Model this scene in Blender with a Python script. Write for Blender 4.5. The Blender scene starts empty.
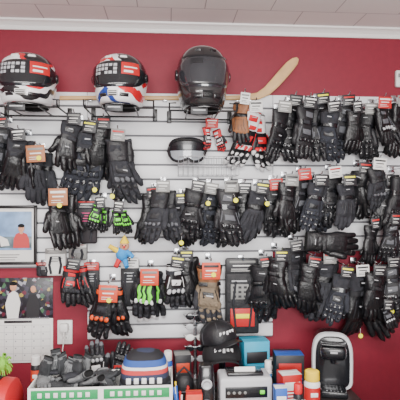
import bpy, bmesh, math, random
from mathutils import Vector, Matrix, noise

# ------------------------------------------------------------------ camera
CAM = Vector((0, -2.4, 1.6)); YAW = math.radians(4.0); F = 480.0
def W(px, py, y):
    f = Vector((math.sin(YAW), math.cos(YAW), 0)); r = Vector((math.cos(YAW), -math.sin(YAW), 0))
    d = f + r * ((px - 200) / F) + Vector((0, 0, 1)) * ((200 - py) / F)
    return CAM + d * ((y - CAM.y) / d.y)
cd = bpy.data.cameras.new('camera'); cam = bpy.data.objects.new('camera', cd)
bpy.context.scene.collection.objects.link(cam)
cam.location = CAM; cam.rotation_euler = (math.radians(90), 0, -YAW)
cd.sensor_width = 36; cd.lens = F / 400 * 36
bpy.context.scene.camera = cam

# ------------------------------------------------------------------ materials
def lin(c):
    o = []
    for v in c[:3]:
        v = v / 255.0
        o.append(v / 12.92 if v <= .04045 else ((v + .055) / 1.055) ** 2.4)
    return (*o, 1)
MC = {}
def mat(name, col, rough=.6, metal=0, bump=0, bscale=200, var=0, coat=0, trans=0, alpha=1, dist=.003):
    if name in MC: return MC[name]
    m = bpy.data.materials.new(name); m.use_nodes = True
    nt = m.node_tree; p = nt.nodes['Principled BSDF']
    p.inputs['Base Color'].default_value = lin(col)
    p.inputs['Roughness'].default_value = rough
    p.inputs['Metallic'].default_value = metal
    p.inputs['Coat Weight'].default_value = coat
    p.inputs['Transmission Weight'].default_value = trans
    p.inputs['Alpha'].default_value = alpha
    tc = nt.nodes.new('ShaderNodeTexCoord')
    n = nt.nodes.new('ShaderNodeTexNoise'); n.inputs['Scale'].default_value = bscale
    n.inputs['Detail'].default_value = 4
    nt.links.new(tc.outputs['Object'], n.inputs['Vector'])
    if bump:
        b = nt.nodes.new('ShaderNodeBump'); b.inputs['Strength'].default_value = bump
        b.inputs['Distance'].default_value = dist
        nt.links.new(n.outputs['Fac'], b.inputs['Height']); nt.links.new(b.outputs['Normal'], p.inputs['Normal'])
    if var:
        n2 = nt.nodes.new('ShaderNodeTexNoise'); n2.inputs['Scale'].default_value = bscale * .12
        nt.links.new(tc.outputs['Object'], n2.inputs['Vector'])
        r = nt.nodes.new('ShaderNodeValToRGB')
        l = lin(col); r.color_ramp.elements[0].color = tuple(x * (1 - var) for x in l[:3]) + (1,)
        r.color_ramp.elements[1].color = tuple(min(1, x * (1 + var)) for x in l[:3]) + (1,)
        r.color_ramp.elements[0].position = .3; r.color_ramp.elements[1].position = .7
        nt.links.new(n2.outputs['Fac'], r.inputs['Fac']); nt.links.new(r.outputs['Color'], p.inputs['Base Color'])
    MC[name] = m; return m
def bandmat(name, coef, stops, rough=.25, coat=.5, distort=.0, freq=1):
    m = bpy.data.materials.new(name); m.use_nodes = True
    nt = m.node_tree; p = nt.nodes['Principled BSDF']
    p.inputs['Roughness'].default_value = rough; p.inputs['Coat Weight'].default_value = coat
    tc = nt.nodes.new('ShaderNodeTexCoord')
    src = tc.outputs['Object']
    if distort:
        nz = nt.nodes.new('ShaderNodeTexNoise'); nz.inputs['Scale'].default_value = 9
        nt.links.new(src, nz.inputs['Vector'])
        mx = nt.nodes.new('ShaderNodeVectorMath'); mx.operation = 'SCALE'; mx.inputs['Scale'].default_value = distort
        nt.links.new(nz.outputs['Color'], mx.inputs[0])
        ad = nt.nodes.new('ShaderNodeVectorMath'); ad.operation = 'ADD'
        nt.links.new(src, ad.inputs[0]); nt.links.new(mx.outputs[0], ad.inputs[1]); src = ad.outputs[0]
    ab = nt.nodes.new('ShaderNodeSeparateXYZ'); nt.links.new(src, ab.inputs[0])
    absn = nt.nodes.new('ShaderNodeMath'); absn.operation = 'ABSOLUTE'; nt.links.new(ab.outputs['X'], absn.inputs[0])
    cb = nt.nodes.new('ShaderNodeCombineXYZ')
    nt.links.new(absn.outputs[0], cb.inputs[0]); nt.links.new(ab.outputs['Y'], cb.inputs[1]); nt.links.new(ab.outputs['Z'], cb.inputs[2])
    d = nt.nodes.new('ShaderNodeVectorMath'); d.operation = 'DOT_PRODUCT'; d.inputs[1].default_value = coef[:3]
    nt.links.new(cb.outputs[0], d.inputs[0])
    a = nt.nodes.new('ShaderNodeMath'); a.operation = 'ADD'; a.inputs[1].default_value = coef[3]
    nt.links.new(d.outputs['Value'], a.inputs[0])
    out = a.outputs[0]
    if freq != 1:
        fr = nt.nodes.new('ShaderNodeMath'); fr.operation = 'FRACT'; nt.links.new(out, fr.inputs[0]); out = fr.outputs[0]
    r = nt.nodes.new('ShaderNodeValToRGB'); r.color_ramp.interpolation = 'CONSTANT'
    els = r.color_ramp.elements
    els[0].position = stops[0][0]; els[0].color = lin(stops[0][1])
    els[1].position = stops[1][0]; els[1].color = lin(stops[1][1])
    for s in stops[2:]:
        e = els.new(s[0]); e.color = lin(s[1])
    nt.links.new(out, r.inputs['Fac']); nt.links.new(r.outputs['Color'], p.inputs['Base Color'])
    return m
RED = (205, 28, 38); WHT = (240, 240, 242)
leather = mat('black_leather', (27, 27, 31), .5, bump=.6, bscale=180, var=.35)
leather2 = mat('charcoal_textile', (42, 43, 49), .8, bump=.8, bscale=420, var=.3)
leather3 = mat('worn_black_leather', (21, 21, 24), .34, bump=.8, bscale=90, var=.4)
navy = mat('dark_slate_textile', (38, 41, 50), .8, bump=.8, bscale=420, var=.3)
grey = mat('grey_panel', (92, 94, 100), .6, bump=.4, bscale=400)
ltgrey = mat('silver_print', (180, 182, 186), .5)
hard = mat('moulded_black_plastic', (24, 25, 29), .25, coat=.4)
redm = mat('red_leather', RED, .5, bump=.3, bscale=250)
whitem = mat('white_leather', (230, 230, 231), .5, bump=.3, bscale=250)
green = mat('lime_green_print', (110, 235, 50), .5)
orange = mat('orange_print', (225, 82, 32), .5)
brown = mat('tan_leather', (140, 92, 60), .6, bump=.3, var=.2)
olive = mat('khaki_suede', (118, 104, 86), .8, bump=.4, var=.2)
dark = mat('dark_lining', (14, 14, 15), .9)
yellow = mat('yellow_price_sticker', (245, 240, 40), .6)
cardw = mat('white_card', (228, 228, 225), .6)
cardr = mat('red_card', (190, 34, 34), .5)
cardo = mat('orange_card', (208, 70, 42), .5)
cardt = mat('tan_card', (168, 108, 72), .55)
cardk = mat('black_card', (36, 36, 40), .45)
cardg = mat('grey_card', (130, 130, 128), .5)
pink = mat('pink_print', (220, 70, 130), .5)
steel = mat('chrome_wire', (190, 192, 196), .25, metal=1)
blackwire = mat('black_wire', (22, 22, 24), .35)
whitep = mat('white_plastic', (228, 228, 226), .35)
blue = mat('blue_print', (40, 90, 180), .5)
teal = mat('teal_card', (40, 165, 200), .5)
skin = mat('skin_print', (205, 150, 120), .6)
wood = mat('stick_wood', (205, 165, 112), .45, var=.15, bscale=120)
cy = mat('toy_yellow', (240, 205, 40), .8); cb = mat('toy_blue', (40, 140, 210), .8)

# ------------------------------------------------------------------ builder
X = Vector((1, 0, 0)); Y = Vector((0, 1, 0)); Z = Vector((0, 0, 1))
def spow(v, e): return math.copysign(abs(v) ** e, v)
def ring(c, u, v, a, b, n=14, e=2.0):
    c = Vector(c); out = []
    for i in range(n):
        t = 2 * math.pi * i / n
        out.append(c + u * (a * spow(math.cos(t), 2 / e)) + v * (b * spow(math.sin(t), 2 / e)))
    return out
class B:
    def __init__(s): s.bm = bmesh.new(); s.mats = []; s.T = Matrix()
    def mi(s, m):
        if m not in s.mats: s.mats.append(m)
        return s.mats.index(m)
    def vs(s, pts): return [s.bm.verts.new(s.T @ Vector(p)) for p in pts]
    def face(s, v, k):
        try:
            f = s.bm.faces.new(v); f.material_index = k
        except ValueError: pass
    def poly(s, pts, m): s.face(s.vs(pts), s.mi(m))
    def loft(s, rings, m, cap0=True, cap1=True, closed=True):
        k = s.mi(m); R = [s.vs(r) for r in rings]; n = len(R[0])
        for a, b in zip(R, R[1:]):
            for i in range(n if closed else n - 1):
                j = (i + 1) % n
                s.face((a[i], a[j], b[j], b[i]), k)
        if cap0 and closed: s.face(R[0][::-1], k)
        if cap1 and closed: s.face(R[-1], k)
    def rbox(s, c, size, m, r=.003, rot=None):
        c = Vector(c); hx, hy, hz = [v / 2 for v in size]; r = min(r, hx * .9, hy * .9, hz * .9)
        def rr(z, ins):
            pts = []; q = max(r - ins, r * .15)
            for cx, cy_, a0 in ((1, 1, 0), (-1, 1, 90), (-1, -1, 180), (1, -1, 270)):
                for a in (0, 45, 90):
                    t = math.radians(a0 + a)
                    pts.append(Vector((cx * (hx - r) + q * math.cos(t), cy_ * (hy - r) + q * math.sin(t), z)))
            if rot: pts = [rot @ p for p in pts]
            return [p + c for p in pts]
        s.loft([rr(-hz, r), rr(-hz + r * .3, r * .3), rr(-hz + r, 0), rr(hz - r, 0), rr(hz - r * .3, r * .3), rr(hz, r)], m)
    def tube(s, pts, rad, m, n=8, flat=1.0, ref=None):
        pts = [Vector(p) for p in pts]; rings = []
        rad = rad if isinstance(rad, (list, tuple)) else [rad] * len(pts)
        for i, p in enumerate(pts):
            t = (pts[min(i + 1, len(pts) - 1)] - pts[max(i - 1, 0)]).normalized()
            rf = ref or (Z if abs(t.z) < .9 else X)
            u = t.cross(rf)
            if u.length < 1e-4: u = t.cross(Y)
            u.normalize(); v = u.cross(t).normalized()
            rings.append(ring(p, u, v, rad[i], rad[i] * flat, n))
        s.loft(rings, m)
    def ell(s, c, rx, ry, rz, m, n=12, k=7, e=2.0):
        rings = []
        for i in range(k + 1):
            t = -math.pi / 2 + math.pi * i / k
            q = max(math.cos(t), .03)
            rings.append(ring(Vector(c) + Z * (rz * math.sin(t)), X, Y, rx * q, ry * q, n, e))
        s.loft(rings, m)
    def lathe(s, c, prof, m, n=24, axis='Z', cap0=True, cap1=True):
        c = Vector(c)
        if axis == 'Z': a, u, v = Z, X, Y
        elif axis == 'Y': a, u, v = -Y, X, Z
        else: a, u, v = X, Y, Z
        s.loft([ring(c + a * h, u, v, r, r, n) for r, h in prof], m, cap0, cap1)
    def done(s, name, parent=None, loc=None, rot=None, smooth=True, ang=40):
        bmesh.ops.recalc_face_normals(s.bm, faces=s.bm.faces)
        me = bpy.data.meshes.new(name); s.bm.to_mesh(me); s.bm.free()
        for m in s.mats: me.materials.append(m)
        if smooth:
            me.shade_smooth()
            me.set_sharp_from_angle(angle=math.radians(ang))
        o = bpy.data.objects.new(name, me); bpy.context.scene.collection.objects.link(o)
        if parent: o.parent = parent
        if loc is not None: o.location = loc
        if rot is not None: o.rotation_euler = rot
        return o
def empty(name, loc=(0, 0, 0), rot=(0, 0, 0)):
    o = bpy.data.objects.new(name, None); bpy.context.scene.collection.objects.link(o)
    o.empty_display_size = .05; o.location = loc; o.rotation_euler = rot; return o

# ------------------------------------------------------------------ room
wallm = mat('burgundy_paint', (130, 24, 46), .6, bump=.12, bscale=300, var=.05)
trimw = mat('white_trim_paint', (238, 238, 236), .45)
slatm = mat('white_melamine', (230, 231, 234), .4)
groove = mat('slat_groove_mdf', (120, 120, 124), .7)
floorm = mat('grey_vinyl_floor', (150, 145, 138), .5, bump=.1, var=.15, bscale=30)
CZ = 2.475
def slab(name, lo, hi, m):
    b = B(); lo = Vector(lo); hi = Vector(hi)
    b.rbox((lo + hi) / 2, hi - lo, m, r=.0005); return b.done(name, smooth=False)
slab('wall_back', (-3, 0, 0), (3.4, .1, CZ), wallm)
slab('wall_left', (-3.1, -5, 0), (-3, .1, CZ), wallm)
slab('wall_right', (3.4, -5, 0), (3.5, .1, CZ), wallm)
slab('floor', (-3.1, -5, -.1), (3.5, .1, 0), floorm)
cm = bpy.data.materials.new('ceiling_tiles'); cm.use_nodes = True; nt = cm.node_tree
p = nt.nodes['Principled BSDF']; p.inputs['Roughness'].default_value = .8
tc = nt.nodes.new('ShaderNodeTexCoord'); mp = nt.nodes.new('ShaderNodeMapping'); mp.inputs['Location'].default_value = (.13, .21, 0)
br = nt.nodes.new('ShaderNodeTexBrick'); br.inputs['Scale'].default_value = 1
br.inputs['Brick Width'].default_value = .3048; br.inputs['Row Height'].default_value = .3048
br.inputs['Mortar Size'].default_value = .003; br.inputs['Mortar Smooth'].default_value = .5
br.inputs['Color1'].default_value = lin((243, 240, 238)); br.inputs['Color2'].default_value = lin((239, 237, 236)); br.inputs['Mortar'].default_value = lin((185, 180, 182))
bp = nt.nodes.new('ShaderNodeBump'); bp.invert = True; bp.inputs['Strength'].default_value = .4; bp.inputs['Distance'].default_value = .003
nt.links.new(tc.outputs['Object'], mp.inputs[0]); nt.links.new(mp.outputs[0], br.inputs['Vector'])
nt.links.new(br.outputs['Color'], p.inputs['Base Color']); nt.links.new(br.outputs['Fac'], bp.inputs['Height']); nt.links.new(bp.outputs[0], p.inputs['Normal'])
slab('ceiling', (-3.1, -5, CZ), (3.5, .1, CZ + .1), cm)
b = B()
prof = [(0, -.045), (-.008, -.045), (-.012, -.036), (-.014, -.028), (-.024, -.016), (-.034, -.010), (-.040, -.008), (-.042, 0), (0, 0)]
b.loft([[Vector((x, y, CZ + z)) for y, z in prof] for x in (-3, 3.4)], trimw)
b.done('trim_1', ang=25)
b = B(); b.rbox((.2, -.008, .06), (6.4, .016, .12), trimw, r=.003); b.done('baseboard_back')

b = B()
ztop = W(200, 95, 0).z; PITCH = .0715
xl = -1.6; xr = 1.9
xm0 = W(88, 300, 0).x; xm1 = W(272, 300, 0).x
def panel(x0, x1, zt, zb):
    b.rbox(((x0 + x1) / 2, -.004, (zt + zb) / 2), (x1 - x0, .006, zt - zb), groove, r=.0005)
    z = zt
    while z - PITCH >= zb - .002:
        b.rbox(((x0 + x1) / 2, -.013, z - (PITCH - .009) / 2), (x1 - x0, .016, PITCH - .009), slatm, r=.0018)
        z -= PITCH
panel(xl, xm0 - .001, ztop, ztop - 12 * PITCH)
panel(xm0 + .001, xm1 - .001, ztop, ztop - 17 * PITCH)
panel(xm1 + .001, xr, ztop, ztop - 11 * PITCH)
b.done('slatwall_panel', ang=30)

# ------------------------------------------------------------------ gloves
def finger(b, base, phi, L, r, curl, m, padm=None, tipm=None, side=0):
    p = Vector(base); pts = [p.copy()]; ds = []
    segs = 8
    for i in range(segs):
        c = curl * (i / segs) ** 1.2
        d = Vector((math.sin(phi) * math.cos(c), math.sin(c) + side, -math.cos(phi) * math.cos(c))).normalized()
        ds.append(d); p = p + d * (L / segs); pts.append(p.copy())
    ds.append(ds[-1])
    rad = [1.04, 1.06, 1.0, .94, 1.0, .93, .96, .84, .5]
    rings = []
    for q, d, k in zip(pts, ds, rad):
        u = (X - d * X.dot(d)).normalized(); v = d.cross(u)
        rings.append(ring(q, u, v, r * k, r * k * .95, 12, 2.3))
    q = pts[-1] + ds[-1] * r * .14; u = (X - ds[-1] * X.dot(ds[-1])).normalized(); rings.append(ring(q, u, ds[-1].cross(u), r * .15, r * .15, 12))
    b.loft(rings[:7], m, cap1=False); b.loft(rings[6:], tipm or m, cap0=False)
    if padm:
        for i in (2, 5):
            q = pts[i] + Vector((0, -r * .84, 0))
            b.ell(q, r * .62, .0035, L * .12, padm, 8, 5, 3)
def glove(b, st, R, mir=1):
    main, cuff, acc, kn, fing, tip = st['main'], st['cuff'], st['acc'], st['kn'], st.get('fing', st['main']), st.get('tip')
    T0 = b.T.copy(); b.T = T0 @ Matrix.Diagonal((mir, 1, 1, 1))
    short = st.get('short', False)
    cw = R.uniform(.88, 1.1); flat = R.uniform(.65, 1)
    prof = [(0, .049 * cw, .029 * flat), (-.006, .051 * cw, .030 * flat), (-.03, .049 * cw, .029 * flat), (-.055, .045, .026), (-.074, .040, .023)]
    if short: prof = [(-.04, .043, .023), (-.044, .045, .025), (-.06, .042, .024), (-.074, .040, .023)]
    jit = lambda: R.uniform(-.002, .002)
    b.loft([ring((jit(), jit(), z), X, Y, w, t, 20, 2.5) for z, w, t in prof], cuff, cap0=False, cap1=False)
    z0, w0, t0 = prof[0]
    b.loft([ring((0, 0, z0), X, Y, w0, t0, 20, 2.5), ring((0, 0, z0 + .002), X, Y, w0 * .95, t0 * .9, 20, 2.5), ring((0, 0, z0 - .012), X, Y, w0 * .9, t0 * .8, 20, 2.5)], dark, cap0=False)
    b.loft([ring((0, 0, z0 - .001 - dz), X, Y, w0 + o, t0 + o, 20, 2.5) for dz, o in ((0, .001), (.002, .003), (.006, .003), (.008, .001))], acc if R.random() < .4 else main, cap0=False, cap1=False)
    pp = [(-.072, .040, .023), (-.084, .041, .0235), (-.096, .043, .024), (-.115, .048, .026), (-.13, .051, .025), (-.145, .053, .024), (-.165, .054, .022), (-.18, .052, .019), (-.19, .046, .012)]
    b.loft([ring((jit(), jit(), z), X, Y, w, t, 20, 2.6) for z, w, t in pp], main)
    b.loft([ring((0, 0, z), X, Y, w, t, 20, 2.5) for z, w, t in ((-.066, .042, .025), (-.067, .044, .027), (-.088, .044, .027), (-.089, .042, .025))], kn, cap0=False, cap1=False)
    b.rbox((R.uniform(-.02, .02), -.029, -.078), (.038, .004, .016), st.get('tab', acc), r=.002)
    cl = R.uniform(.25, 1.0); sp = R.uniform(.1, 1.0)
    for x, r, L, ph in ((-.038, .0142, .078, -.09), (-.0128, .0150, .091, -.03), (.0128, .0147, .085, .03), (.037, .0130, .068, .10)):
        finger(b, (x, 0, -.174), ph * sp + R.uniform(-.05, .05), L * R.uniform(.95, 1.06), r, cl + R.uniform(-.25, .3), fing, kn if not st.get('plain') else None, tip)
    b.ell((-.041, .004, -.118), .021, .02, .036, main)
    finger(b, (-.046, .002, -.112), -.26 + R.uniform(-.18, .12), .08, .0158, R.uniform(.1, .6), fing, None, tip, side=R.uniform(-.3, .25))
    if not st.get('plain'):
        b.rbox((0, -.0205, -.163), (.086, .009, .022), kn, r=.004)
        for i in range(4):
            b.ell((-.034 + i * .0227, -.0245, -.165), .0098, .007, .011, st.get('kn2', kn), 10, 6, 2.6)
        b.rbox((0, -.0245, -.125), (.048, .005, .028), acc, r=.0025)
        for sx in (-1, 1):
            b.tube([(sx * .034, -.0225, -.098), (sx * .039, -.022, -.125), (sx * .044, -.0185, -.15)], .0022, acc, 6)
    else:
        for i in range(4):
            b.tube([(-.036 + i * .024, -.0215, -.172), (-.032 + i * .021, -.0248, -.15), (-.024 + i * .016, -.0248, -.105)], .0016, acc, 6)
    if st.get('claw'):
        for i, dx in enumerate((-.024, 0, .024)):
            y = -.031
            b.loft([ring((dx + ox, y, z), X, Y, w, .003, 8) for z, ox, w in ((-.088, .004, .001), (-.098, .001, .008), (-.118, -.003, .006), (-.135, .004, .008), (-.155 - .008 * (i == 1), 0, .006), (-.17, .001, .001))], green)
    if not short:
        b.rbox((R.uniform(-.01, .01), -.0295 * max(flat, .8), -.038), (.046, .004, .026), acc if st.get('cufflogo') else main, r=.0015)
        if R.random() < .7: b.rbox((0, -.032, -.034), (.024, .003, .004), st.get('logo', ltgrey), r=.001)
    if R.random() < .45:
        b.rbox((R.uniform(-.015, .015), -.0275, -.128), (R.uniform(.016, .03), .003, .005), ltgrey, r=.001)
    b.T = T0
def drape(b, R, s):
    """limp-fabric wrinkles and a gentle hang curve"""
    kx = R.uniform(-.9, .9); ky = R.uniform(-.5, .7); sd = Vector((R.uniform(0, 50), R.uniform(0, 50), R.uniform(0, 50)))
    tw = R.uniform(-1.8, 1.8)
    for v in b.bm.verts:
        c = v.co; z = min(0, c.z)
        v.co = Matrix.Rotation(tw * z, 3, 'Z') @ c
        v.co += Vector((kx * z * z, ky * z * z, 0))
        v.co += noise.noise_vector(c * 32 + sd) * .0055 * s + noise.noise_vector(c * 75 + sd) * .0025 * s
ST = {
 'blk': dict(main=leather, cuff=leather, acc=leather3, kn=hard),
 'blk2': dict(main=leather3, cuff=leather2, acc=leather2, kn=leather, plain=True),
 'lth': dict(main=leather3, cuff=leather3, acc=leather, kn=leather3, plain=True),
 'txt': dict(main=leather2, cuff=leather2, acc=leather3, kn=leather3, plain=True),
 'nav': dict(main=navy, cuff=leather2, acc=leather3, kn=hard, kn2=navy),
 'gry': dict(main=leather, cuff=leather, acc=grey, kn=hard, cufflogo=True, tab=leather2),
 'gryk': dict(main=leather2, cuff=leather, acc=leather, kn=leather, kn2=grey),
 'rw': dict(main=leather, cuff=redm, acc=whitem, kn=redm, kn2=whitem, fing=leather, tip=redm, cufflogo=True),
 'wr': dict(main=leather3, cuff=whitem, acc=redm, kn=whitem, kn2=redm, fing=leather, tip=whitem, cufflogo=True),
 'grn': dict(main=leather, cuff=leather, acc=green, kn=hard, kn2=green, fing=leather, tip=leather, short=True),
 'mon': dict(main=leather, cuff=leather, acc=leather2, kn=leather2, kn2=whitem, claw=True, tip=whitem, short=True),
 'brn': dict(main=olive, cuff=brown, acc=leather3, kn=olive, kn2=olive, fing=leather2),
 'tan': dict(main=brown, cuff=brown, acc=leather3, kn=leather3, plain=True, fing=leather),
 'mx': dict(main=leather3, cuff=leather3, acc=grey, kn=leather3, kn2=ltgrey, fing=leather, short=True),
 'mxw': dict(main=leather3, cuff=whitem, acc=whitem, kn=leather2, kn2=ltgrey, fing=leather, tip=grey, short=True),
 'mxo': dict(main=leather3, cuff=orange, acc=leather2, kn=leather3, kn2=orange, fing=leather, short=True, tab=orange),
 'mxr': dict(main=leather3, cuff=redm, acc=redm, kn=leather, kn2=leather2, short=True, fing=leather),
}
CARDS = {'w': cardw, 'r': cardr, 'o': cardo, 't': cardt, 'k': cardk, 'g': cardg}
def header_card(b, c, w, h, m, R):
    c = Vector(c)
    b.rbox(c, (w, .003, h), m, r=.0012)
    inv = cardw if m is not cardw else cardk
    acc = R.choice([cardw, cardr, cardk, cardg]) if m is not cardk else R.choice([cardw, cardr, cardg, yellow])
    if acc is m: acc = inv
    y = c.y - .0022
    b.rbox((c.x, y, c.z + h * .28), (w * .8, .0015, h * .14), acc, r=.0005)
    b.rbox((c.x, y, c.z + h * .02), (w * .6, .0015, h * .08), inv, r=.0005)
    b.rbox((c.x - w * .1, y, c.z - h * .2), (w * .5, .0015, h * .035), inv, r=.0005)
    b.rbox((c.x - w * .05, y, c.z - h * .32), (w * .62, .0015, h * .035), inv, r=.0005)
def pair(px, top, bot, style, ang=0., card='k', cpos='up', tag=False, y=None, one=False, cw=.062, ch=.06, mir=None, name='motorcycle_gloves', spread=1., sx=1.):
    R = random.Random(int(px * 7 + top * 13))
    if y is None: y = -.085 - .03 * R.random()
    st = ST[style]
    o = W(px, top, y); s = (bot - top) * ((y - CAM.y) / F) / .272
    root = empty(name, o)
    m0 = mir or R.choice((-1, 1))
    dz = .04 if st.get('short') else 0
    lst = [(0, 0., m0)] if one else [(-.012 * spread, -.020, m0), (.014 * spread, .024, -m0)]
    for i, (dx, dy, mm) in enumerate(lst):
        b = B()
        a = math.radians(ang + (R.uniform(-5, 5) if one else (-1, 1)[i] * -R.uniform(1, 7) * spread))
        b.T = Matrix.Translation((dx, dy, -0.006 * i)) @ Matrix.Rotation(a, 4, 'Y') @ Matrix.Rotation(math.radians(R.uniform(-32, 32)), 4, 'Z') @ Matrix.Diagonal((s * sx, s * .9, s, 1)) @ Matrix.Translation((0, 0, dz))
        glove(b, st, R, mm); drape(b, R, s); b.done('glove_%s' % ('right', 'left')[i], root, ang=50)
    b = B(); m = CARDS[card]; ca = R.uniform(-.16, .16)
    b.T = Matrix.Rotation(ca, 4, 'Y')
    fy = -.022 - .036 * s - .006
    if cpos == 'up': header_card(b, (0, -.022 - .02 * s - .014, .016), cw, ch, m, R); zt = .016 + ch / 2 - .008
    else: header_card(b, (0, fy, -.014), cw, ch, m, R); zt = -.014 + ch / 2 - .004
    b.done('header_card', root)
    b = B(); b.tube([(0, fy if cpos == 'front' else -.022 - .02 * s - .012, zt - .002), (0, -.03, zt + .012), (0, 0, zt + .016), (0, .0, -.004)], .0012, whitep, 5); b.done('hang_loop', root); zt += .010
    b = B(); wy = -.022 - y
    b.rbox((0, wy - .003, zt + .004), (.03, .006, .03), steel, r=.001)
    b.tube([(0, wy - .002, zt + .003), (0, -.03, zt + .001), (0, -.06, zt + .002), (0, -.068, zt + .012)], .0028, steel, 8)
    b.done('slatwall_hook', root)
    if tag:
        b = B(); tx = R.uniform(-.03, .03)
        zz = -R.uniform(.03, .06) if R.random() < .5 else -(bot - top) / F * 2.3 * .85
        b.lathe((tx, fy - .006, zz), [(.011, 0), (.0115, .001), (.011, .002)], yellow, 16, 'Y')
        b.tube([(tx, fy - .004, zz + .008), (tx * .6, -.03 * s - .02, zz + .03)], .0007, whitep, 4)
        b.done('price_sticker', root)
    return root
G = [
 # row 1
 (5, 128, 190, 'gry', 2, 'k', 'up', False), (22, 140, 192, 'blk2', 3, 'k', 'up', False), (39, 152, 206, 'txt', -2, 't', 'front', True),
 (76, 124, 176, 'blk2', 16, 'k', 'up', False), (91, 132, 200, 'nav', 8, 'k', 'up', True), (119, 140, 205, 'gryk', -4, 'g', 'up', True), (105, 128, 182, 'lth', 4, 'k', 'up', False),
 (243, 104, 148, 'tan', 3, 'w', 'up', False), (254, 112, 172, 'wr', 3, 'w', 'up', False), (282, 112, 165, 'blk', 2, 'g', 'up', False), (293, 106, 156, 'lth', -3, 'k', 'up', False),
 (307, 108, 164, 'gry', 2, 'k', 'up', False), (320, 104, 158, 'blk2', -3, 'k', 'up', False), (331, 112, 164, 'nav', 4, 'k', 'up', False), (345, 106, 162, 'gry', 2, 'k', 'up', False), (354, 112, 156, 'lth', -3, 'k', 'up', False),
 (367, 114, 162, 'blk', 2, 'g', 'up', False), (380, 108, 156, 'mx', -14, 'r', 'up', False), (399, 106, 162, 'lth', 0, 'g', 'up', False),
 # row 2
 (61, 194, 250, 'lth', 1, 't', 'front', True), (102, 206, 238, 'grn', 14, 'k', 'up', False), (119, 210, 240, 'grn', -10, 'k', 'up', False),
 (154, 196, 246, 'lth', 4, 'k', 'up', False), (163, 190, 245, 'gryk', -2, 'g', 'up', False), (182, 202, 249, 'blk2', -2, 'k', 'up', True),
 (197, 190, 243, 'blk', 4, 'k', 'up', False), (210, 192, 248, 'nav', -3, 'g', 'up', True), (230, 190, 250, 'gry', 2, 'g', 'up', True), (243, 192, 240, 'lth', -3, 'k', 'up', False), (260, 192, 246, 'txt', 3, 'k', 'up', True), (274, 188, 240, 'blk', -8, 'r', 'up', False),
 (289, 184, 236, 'lth', 4, 'g', 'up', False), (302, 178, 234, 'gry', -3, 'r', 'up', False), (318, 184, 234, 'nav', 5, 'k', 'up', False), (332, 176, 228, 'blk', 3, 'w', 'up', False), (346, 184, 232, 'txt', -8, 'k', 'up', False),
 (361, 172, 222, 'lth', 4, 'k', 'up', False), (375, 168, 214, 'gryk', -16, 'w', 'up', False), (388, 184, 232, 'blk2', 6, 'k', 'up', False), (401, 178, 236, 'blk', 4, 'k', 'up', True),
 # between rows 2 and 3, right
 (372, 226, 268, 'lth', 6, 'k', 'up', False), (391, 222, 266, 'gry', -5, 'k', 'up', False),
 # row 3
 (75, 266, 316, 'mxr', 2, 'k', 'up', False), (110, 288, 350, 'mxo', 2, 'o', 'front', True),
 (150, 272, 334, 'mon', 2, 'o', 'front', False), (177, 264, 320, 'mxw', -3, 'k', 'up', False), (186, 258, 308, 'lth', -5, 'k', 'up', False),
 (210, 266, 326, 'brn', 2, 'o', 'front', True), (264, 264, 328, 'blk', -3, 'k', 'up', False), (279, 258, 312, 'lth', 3, 'k', 'up', False),
 (294, 248, 312, 'gryk', -5, 'k', 'up', False), (311, 264, 318, 'lth', 3, 'k', 'up', False), (326, 260, 324, 'txt', 2, 'g', 'up', False), (343, 274, 326, 'nav', 3, 'k', 'up', False), (358, 272, 344, 'blk2', -2, 'w', 'up', True),
 (375, 272, 326, 'lth', 5, 'k', 'up', False), (389, 264, 318, 'gry', -14, 'k', 'up', True), (384, 306, 338, 'mx', -28, 'k', 'up', False), (402, 276, 326, 'blk2', 4, 'k', 'up', False),
]
for i, g in enumerate(G):
    big = g[5] in ('o', 't')
    pair(*g[:8], y=-.085 - .045 * (i % 2), cw=.085 if big else (.045 if g[2] - g[1] < 45 else .064), ch=.078 if big else .055, sx=.97)
pair(211, 128, 152, 'rw', -12, 'r', 'up', False, y=-.075, cw=.06, ch=.045, spread=2)

def package(px, py0, py1, pxw, body, card, nm, y=-.06, extra=None, block=None):
    o = W(px, py0, y); k = (y - CAM.y) / F; w = pxw * k; h = (py1 - py0) * k
    root = empty(nm, o); b = B()
    b.rbox((0, 0, -h * .5), (w, .03, h), body, r=.010)
    R = random.Random(int(px)); header_card(b, (0, -.017, -h * .10), w * .96, h * .2, card, R)
    for i in range(4):
        b.rbox((R.uniform(-.1, .1) * w, -.016, -h * (.30 + .06 * i)), (w * R.uniform(.3, .6), .003, h * .02), extra or ltgrey, r=.001)
    if block:
        b.rbox((0, -.016, -h * .78), (w * .72, .004, h * .24), block, r=.003); b.rbox((0, -.019, -h * .76), (w * .4, .002, h * .06), yellow, r=.001)
        b.rbox((0, -.016, -h * .44), (w * .7, .004, h * .2), cardg, r=.002)
        for i in range(4):
            for j in range(3): b.rbox((w * (-.24 + .16 * i), -.019, -h * (.38 + .06 * j)), (w * .09, .002, h * .03), cardk, r=.0005)
    for q in (-.2, .2): b.tube([(q * w, -.016, -h * .3), (q * w * 1.4, -.018, -h * .6), (q * w, -.016, -h * .92)], .006, leather2)
    b.done('packet', root)
    b = B(); b.tube([(0, -.022 - y, -.006), (0, -.03, -.008), (0, -.038, .002)], .0025, steel); b.rbox((0, -.025 - y, -.004), (.03, .006, .03), steel, r=.001); b.done('slatwall_hook', root)
    return root
bp_ = mat('black_packet', (32, 32, 36), .6, bump=.5, bscale=40, dist=.01)
package(242, 258, 334, 34, bp_, cardk, 'packaged_liner_gloves', block=cardr)
package(87, 200, 243, 20, mat('dark_mesh_packet', (34, 28, 34), .6), cardk, 'packaged_face_mask', extra=pink)
package(56, 248, 275, 20, cardw, cardg, 'packaged_earplugs', y=-.035, extra=cardk)
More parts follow.
